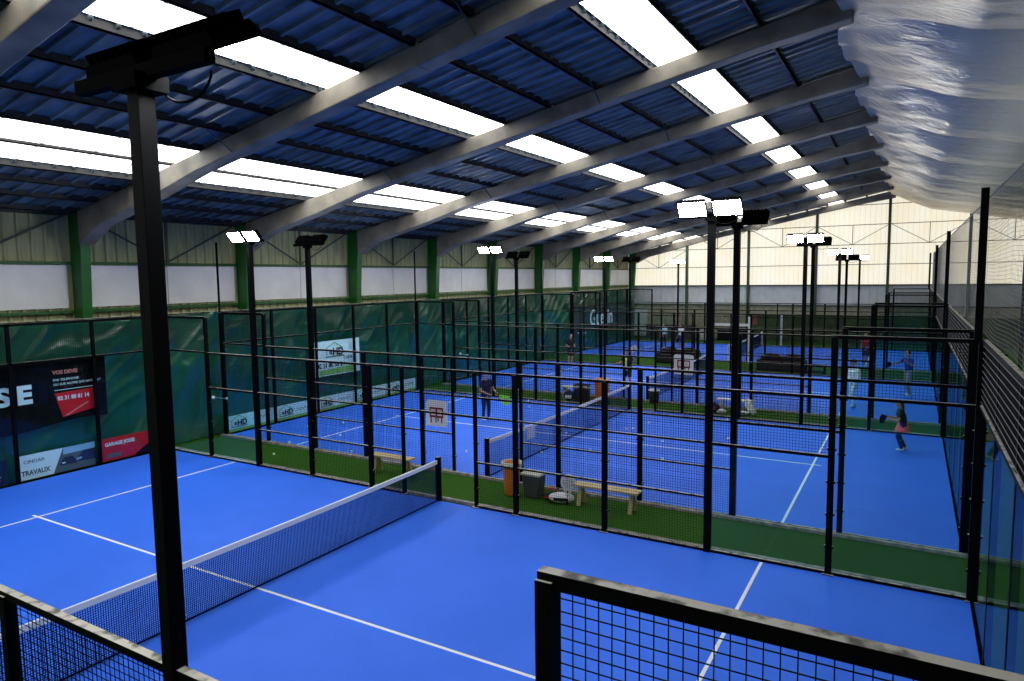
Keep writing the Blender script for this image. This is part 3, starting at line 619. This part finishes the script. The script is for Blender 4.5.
# dark wicker seats between the third and farthest courts
def sofa(x, y, L, label, lumps):
    t = local('wicker_sofa', label, 'sofa', (x, y, 0))
    MB().box(-L / 2, L / 2, -.38, .38, .06, .36).build('sofa_base', wicker, t, bevel=.03)
    for s_ in (-1, 1): MB().box(s_ * (L / 2) - .08, s_ * (L / 2) + .08, -.4, .4, .04, .58).build('armrest', wicker, t, bevel=.03)
    MB().box(-L / 2, L / 2, .28, .42, .3, .74).build('backrest', wicker, t, bevel=.03)
    for q in range(lumps):
        w_ = L / lumps; MB().box(-L / 2 + q * w_ + .08, -L / 2 + (q + 1) * w_ - .04, -.36, .26, .36, .48).build('seat_cushion', brown_cushion, t, bevel=.04)
        MB().ball((-L / 2 + (q + .5) * w_, .28, .66), .3, 12, sx=w_ * 1.4, sy=.5, sz=.75).build('back_cushion', brown_cushion, t, True)
    for a in (-1, 1):
        for c_ in (-1, 1): MB().box(a * (L / 2 - .06) - .03, a * (L / 2 - .06) + .03, c_ * .33 - .03, c_ * .33 + .03, 0, .07).build('leg', blackp, t)
sofa(3.3, 35.3, 2.2, 'dark wicker sofa with brown cushions on the third turf strip, right', 2)
sofa(-2.4, 36.2, 2.3, 'low dark wicker sofa on the third turf strip, left', 2)
t = local('coffee_table', 'black low table right of the dark wicker sofa', 'table', (4.95, 35.0, 0)); MB().box(-.5, .5, -.35, .35, .36, .42).build('table_top', blackp, t, bevel=.01)
for a in (-1, 1):
    for c_ in (-1, 1): MB().box(a * .44 - .03, a * .44 + .03, c_ * .3 - .03, c_ * .3 + .03, 0, .36).build('leg', blackp, t)
MB().box(-.44, .44, -.3, .3, .1, .13).build('shelf', blackp, t)
# white door frame at the farthest court
t = thing('door_frame', 'white padded door frame with crossbar at the farthest court near fence', 'frame', (.0, 37.85, 0))
for x in (-1.0, 1.15): MB().box(x - .06, x + .06, 37.78, 37.9, 0, 2.62 if x > 0 else 2.2).build('post', white2, t)
MB().box(-1.0, 1.15, 37.8, 37.88, 2.08, 2.22).build('crossbar', white2, t)
tag(MB().box(1.2, 1.32, 48.1, 48.22, 0, 2.2).build('padded_post', white2), 'white padded post at the far side of the farthest court', 'post')
# lounge behind the farthest court
t = local('cabinet', 'white two door cabinet against the end wall', 'cabinet', (-4.7, 50.9, 0)); MB().box(-.45, .45, -.25, .25, 0, .9).build('cabinet_body', white2, t, bevel=.01)
for s_ in (-1, 1): MB().box(s_ * .22 - .2, s_ * .22 + .2, -.27, -.25, .05, .85).build('cabinet_door', gpanel_m, t)
t = local('counter', 'long dark counter with black top before the end wall', 'counter', (-7.6, 51.3, 0)); MB().box(-1.9, 1.9, -.3, .3, 0, 1.0).build('counter_body', greybin, t, bevel=.01); MB().box(-2.0, 2.0, -.38, .38, 1.0, 1.06).build('counter_top', blackp, t)
t = local('counter', 'dark storage bench right of the white cabinet by the end wall', 'counter', (-2.6, 51.2, 0)); MB().box(-1.2, 1.2, -.3, .3, 0, .8).build('counter_body', blackp, t, bevel=.01); MB().box(-1.25, 1.25, -.34, .34, .8, .86).build('counter_top', greybin, t)
d = struct(MB().box(-11.0, -9.9, YE - .3, YE - .2, 0, 2.2).build('door_1', gpanel_m)); MB().bar((-10.05, YE - .33, 1.0), (-10.05, YE - .33, 1.15), .02).build('door_handle', alu, d)

t = thing('hanging_jacket', 'rust red and black jacket hanging by the white posts far right', 'jacket', (-.5, 48.2, 1.4))
MB().grid(lambda u, v: (-.55 + .34 * (u - .5) * (1.1 - .3 * v), 48.14 + .09 * math.cos(u * 6.28), 1.45 + .72 * v), 14, 8).build('jacket_body', rust_m, t, True)
MB().ball((-.85, 48.14, 1.85), .22, 12, sx=.8, sy=.5, sz=1.5).build('sleeve', cloth['black'], t, True); MB().bar((-.6, 48.1, 2.2), (-.6, 48.1, 2.28), .01).build('hook', alu, t)
# tennis balls
BL = [(-10.9, 11.06), (-6.61, 11.0), (-7.3, 12.18), (-8.58, 14.12), (-7.89, 15.11), (-6.58, 13.62), (-4.8, 12.25), (-1.84, 13.8), (-5.07, 16.16), (-4.19, 21.7), (-3.52, 20.58), (-0.32, 17.21), (0.12, 14.69), (1.23, 15.59), (0.43, 19.41), (1.16, 18.64), (1.32, 18.8), (1.54, 18.05), (1.49, 19.88), (3.69, 21.62), (4.37, 18.83), (2.71, 17.59), (3.35, 15.61)]
WH = ['left of the fence foot on the first turf strip, by the tarpaulin', 'on the first turf strip behind the leftmost light pole', 'just inside the left near corner of the second court', 'by the left HD boards of the second court', 'near the service line, left part of the second court',
      'on the service line side nearest the left fence of the second court', 'close to the near fence, left of the first bench', 'left of the net post in the second court', 'beside the first red emblem sign', 'by the far fence left of the net, the farther of two', 'by the far fence left of the net, the nearer of two', 'at the foot of the middle of the net', 'just right of the net near the orange bin',
      'alone right of the net, in front of the white card', 'right of the net and leftmost of the cluster', 'in the cluster right of the net, left one', 'in the cluster right of the net, right one', 'in the cluster right of the net, nearest one', 'right of the cluster, by the far fence', 'before the towel draped bench in the second court', 'left of the thick pole in the middle of the right half', 'behind the fence post, upper of two', 'behind the fence post, lower of two']
for (x, y), wh in zip(BL, WH):
    zz = -.012 + .033 if (10.2 < y < 11.9) else .0335
    o = MB().ball((0, 0, 0), .036, 12).build('tennis_ball', ballm, None, True); o.location = (x, y, zz); tag(o, 'pale tennis ball ' + wh, 'ball', 'tennis balls')
# ================================================================== PEOPLE
def capsules(segs, voxel=.014, name='body', m=None, parent=None, smooth=6):
    mb = MB()
    for s_ in segs:
        if len(s_) == 2: c_, r = s_; rr = r if isinstance(r, tuple) else (r, r, r); mb.ball(c_, 1, 16, *rr); continue
        a, r1, b_, r2 = s_; a = Vector(a); b_ = Vector(b_); n = 4
        mb.bar(a, b_, r1, 12, r2); mb.ball(a, r1, 12); mb.ball(b_, r2, 12)
    o = mb.build(name, m, parent, True)
    rm = o.modifiers.new('remesh', 'REMESH'); rm.mode = 'VOXEL'; rm.voxel_size = voxel; rm.use_smooth_shade = True
    sm_ = o.modifiers.new('smooth', 'SMOOTH'); sm_.iterations = smooth; sm_.factor = .5
    return o
def person(x, y, rz, H, label, pose, top, bottom, legs_bare=False, hair=hair_d, long_hair=False, skirt=None, cap=None, sleeves=True, extra=None, shoes=shoe_w):
    """local frame: faces +y, right hand at +x"""
    s = H / 1.75; t = local('person', label, 'person', (x, y, 0), rz); t.scale = (s, s, s)
    P = dict(hip=(0, 0, .92), chest=(0, .02, 1.33), neck=(0, .03, 1.47), head=(0, .06, 1.63),
             ls=(-.19, .02, 1.40), rs=(.19, .02, 1.40), le=(-.25, 0, 1.12), re=(.25, 0, 1.12), lw=(-.24, .12, .88), rw=(.24, .12, .88),
             lk=(-.11, .04, .50), rk=(.11, .04, .50), la=(-.12, 0, .09), ra=(.12, 0, .09)); P.update(pose)
    V = {k: Vector(v) for k, v in P.items()}
    hl = V['hip'] + Vector((-.09, 0, -.03)); hr = V['hip'] + Vector((.09, 0, -.03))
    seg = [(V['head'] + Vector((0, 0, .02)), (.078, .095, .112)), (V['head'] + Vector((0, .05, -.05)), (.055, .05, .06)), (V['neck'] - Vector((0, 0, .05)), .055, V['head'] - Vector((0, .01, .06)), .052),
           (V['head'] + Vector((0, .105, -.01)), (.014, .02, .02)), (V['head'] + Vector((.08, 0, -.005)), (.012, .02, .03)), (V['head'] + Vector((-.08, 0, -.005)), (.012, .02, .03)),
           (V['ls'], .062, V['rs'], .062), (V['chest'] - Vector((.06, 0, .06)), .115, V['hip'] + Vector((-.04, 0, .1)), .105), (V['chest'] + Vector((.06, 0, -.06)), .115, V['hip'] + Vector((.04, 0, .1)), .105), (hl, .105, hr, .105)]
    for q, sgn in (('l', -1), ('r', 1)):
        seg += [(V[q + 's'], .055, V[q + 'e'], .042), (V[q + 'e'], .042, V[q + 'w'], .027)]
        d = (V[q + 'w'] - V[q + 'e']).normalized(); side = Vector((0, 1, 0)).cross(d); side = side.normalized() if side.length > .1 else Vector((1, 0, 0)); out = d.cross(side).normalized()
        palm = V[q + 'w'] + d * .05; seg.append((V[q + 'w'], .028, palm + d * .02, .032))
        for f in range(4):
            o_ = out * (f - 1.5) * .02; L = (.06, .072, .068, .052)[f]; k1 = palm + d * .035 + o_; k2 = k1 + d * L * .55 + side * -.012; k3 = k2 + d * L * .35 + side * -.028
            seg += [(k1, .0105, k2, .0095), (k2, .0095, k3, .0085)]
        k1 = palm - d * .01 - out * .03; k2 = k1 - out * .025 + d * .03; seg += [(k1, .013, k2, .011), (k2, .011, k2 + d * .03 - side * .01, .0095)]
        h_ = hl if q == 'l' else hr
        seg += [(h_, .092, V[q + 'k'], .058), (V[q + 'k'], .056, V[q + 'k'].lerp(V[q + 'a'], .3) - Vector((0, .015, 0)), .055), (V[q + 'k'].lerp(V[q + 'a'], .3) - Vector((0, .015, 0)), .055, V[q + 'a'], .036), (V[q + 'a'], .036, V[q + 'a'] + Vector((0, .1, -.05)), .03)]
    capsules(seg, .011, 'body', skin, t, 3)
    tz = [(V['ls'] + Vector((.02, 0, 0)), .078, V['rs'] - Vector((.02, 0, 0)), .078), (V['chest'] - Vector((.065, 0, .06)), .132, V['hip'] + Vector((-.05, 0, .08)), .122), (V['chest'] + Vector((.065, 0, -.06)), .132, V['hip'] + Vector((.05, 0, .08)), .122)]
    if sleeves:
        for q in 'lr': e_ = V[q + 's'].lerp(V[q + 'e'], .55 if sleeves != 'long' else 1.0); tz.append((V[q + 's'], .072, e_, .060)); sleeves == 'long' and tz.append((V[q + 'e'], .055, V[q + 'e'].lerp(V[q + 'w'], .85), .040))
    capsules(tz, .014, 'shirt', top, t)
    bz = [(hl + Vector((0, 0, .05)), .118, hr + Vector((0, 0, .05)), .118)]
    for q in 'lr':
        h_ = hl if q == 'l' else hr
        if legs_bare: bz.append((h_, .108, h_.lerp(V[q + 'k'], .75), .088))
        else: bz += [(h_, .106, V[q + 'k'], .070), (V[q + 'k'], .070, V[q + 'a'], .050)]
    capsules(bz, .014, 'shorts' if legs_bare else 'trousers', bottom, t)
    if skirt:
        hp = V['hip']
        def sk(u, v):
            a = 2 * math.pi * u; r = .13 + .085 * v + .012 * math.sin(a * 12) * v; return (hp.x + r * 1.08 * math.cos(a), hp.y + r * math.sin(a), hp.z + .08 - .30 * v)
        o_ = MB().grid(sk, 72, 6).build('skirt', skirt, t, True); q_ = o_.modifiers.new('s', 'SOLIDIFY'); q_.thickness = .008
    hs = [(V['head'] + Vector((0, -.022, .045)), (.088, .095, .098))]
    if long_hair: hs += [(V['head'] + Vector((0, -.08, .02)), .06, V['head'] + Vector((0, -.13, -.26)), .035)]
    capsules(hs, .012, 'hair', hair, t, 2)
    if cap:
        capsules([(V['head'] + Vector((0, -.01, .065)), (.096, .105, .085)), (V['head'] + Vector((0, .12, .06)), (.07, .07, .012))], .011, 'cap', cap, t, 2)
    for q in 'lr':
        a_ = V[q + 'a']; capsules([(a_ + Vector((0, -.03, -.04)), .045, a_ + Vector((0, .13, -.052)), .036), (a_ + Vector((0, -.02, -.02)), (.045, .055, .05))], .011, 'shoe', shoes, t, 2)
    mb = MB()
    for q in (-1, 1): mb.ball(V['head'] + Vector((q * .032, .092, .022)), .011, 8)
    mb.build('eyes', blackp, t, True); MB().ball(V['head'] + Vector((0, .098, -.055)), .02, 8, 1.1, .3, .3).build('mouth', redt, t, True)
    return t, V, s
def hand_world(t, V, s, q='r', ext=.1):
    d = (V[q + 'w'] - V[q + 'e']).normalized(); p = (V[q + 'w'] + d * ext) * s
    R_ = Matrix.Rotation(t.rotation_euler.z, 3, 'Z'); return Vector(t.location) + R_ @ p, R_ @ d
def hold(t, V, s, label, m, q='r', name='padel_racket', d2=None, face=False, sc=1.0):
    p, d = hand_world(t, V, s, q); d = Vector(d2) if d2 else d
    z_ = d.normalized(); yy = (Vector((9.06, -2.13, 4.99)) - p) if face else Vector((0, 0, 1)).cross(z_); x_ = yy.cross(z_).normalized(); y_ = z_.cross(x_)
    racket(name, label, p, Matrix((x_, y_, z_)).transposed().to_euler(), m, sc=sc)
PI = math.pi
crouch = dict(hip=(0, -.05, .86), chest=(0, .0, 1.25), neck=(0, .03, 1.39), head=(0, .07, 1.55), ls=(-.18, .02, 1.33), rs=(.18, .02, 1.33), lk=(-.12, .10, .48), rk=(.12, .04, .48), la=(-.13, -.02, .09), ra=(.14, -.16, .09), le=(-.24, .12, 1.0), re=(.24, .12, 1.0), lw=(-.08, .30, 1.06), rw=(.1, .32, 1.08))
t, V, s = person(8.9, 19.75, PI / 2 + .15, 1.5, 'person in black top and coral pink skirt holding a racket, legs slightly bent', crouch, cloth['black'], cloth['navy'], hair=hair_b, long_hair=True, skirt=cloth['coral'], sleeves=True)
hold(t, V, s, 'dark padel racket held by the person in the coral skirt', blackp, d2=(-.25, -.6, -.1))
walk = dict(lk=(-.1, .16, .52), la=(-.12, .10, .09), rk=(.12, .02, .5), ra=(.13, -.14, .09), lw=(-.2, .28, 1.05), le=(-.26, .02, 1.12))
t, V, s = person(7.28, 26.2, PI * .75, 1.78, 'person in white top and white trousers with a dark cap on the third court', walk, cloth['white'], cloth['white'], cap=cloth['black'], sleeves='long')
hold(t, V, s, 'dark padel racket held by the person in white with a cap', blackp, 'r')
t, V, s = person(9.03, 29.7, PI / 2 + .5, 1.85, 'person in blue shirt and grey trousers reaching out with a racket, third court right', dict(rw=(-.02, .62, 1.25), re=(.22, .34, 1.25), lw=(-.32, .25, 1.35), le=(-.34, .05, 1.2), lk=(-.1, .1, .52), ra=(.14, -.1, .09)), cloth['blue'], cloth['grey'])
hold(t, V, s, 'dark padel racket at the outstretched arm of the person in blue', blackp)
t, V, s = person(7.0, 38.9, PI * .9, 1.8, 'person in red shirt and dark shorts on the farthest court', walk, cloth['red'], cloth['navy'], legs_bare=True)
t, V, s = person(-3.76, 17.85, -PI * .62, 1.72, 'person in dark navy clothes holding a lime racket, second court', dict(lw=(-.18, .40, 1.02), le=(-.28, .12, 1.08), rw=(.12, .30, 1.0), re=(.26, .06, 1.1)), cloth['navy'], cloth['navy'], hair=hair_b)
hold(t, V, s, 'bright lime green padel racket held by the person in navy', lime_m, 'l', d2=(.75, .25, -.6), face=True, sc=1.25)
t, V, s = person(-7.5, 32.6, -PI * .7, 1.78, 'person in black shirt and black shorts with bare legs, third court left', dict(lw=(-.14, .26, 1.05), rw=(.14, .26, 1.05)), cloth['black'], cloth['black'], legs_bare=True)
t, V, s = person(-1.7, 26.3, PI * .95, 1.78, 'person in black with a lime striped top raising a white racket', dict(lw=(-.38, .22, 1.46), le=(-.36, .04, 1.22), rw=(.30, .36, 1.15), re=(.30, .1, 1.15)), cloth['black'], cloth['black'], legs_bare=True, hair=hair_b)
st = MB().grid(lambda u, v: (-.04 + .08 * u, .155 - .02 * v, 1.0 + .38 * v), 2, 6).build('lime_stripe', cloth['lime'], t, True); st.modifiers.new('s', 'SOLIDIFY').thickness = .012
hold(t, V, s, 'white padel racket raised by the person in the lime striped top', white2, 'l', d2=(.2, .1, .95), face=True)
person(-5.68, 43.7, PI, 1.7, 'person in pale blue shirt and dark trousers, farthest court left', {}, cloth['cyan'], cloth['black'])
person(-4.25, 43.0, PI * .8, 1.78, 'person in white shirt and blue shorts beside the person in pale blue', dict(lw=(-.5, .3, 1.25), le=(-.4, .1, 1.3)), cloth['white'], cloth['blue'], legs_bare=True)
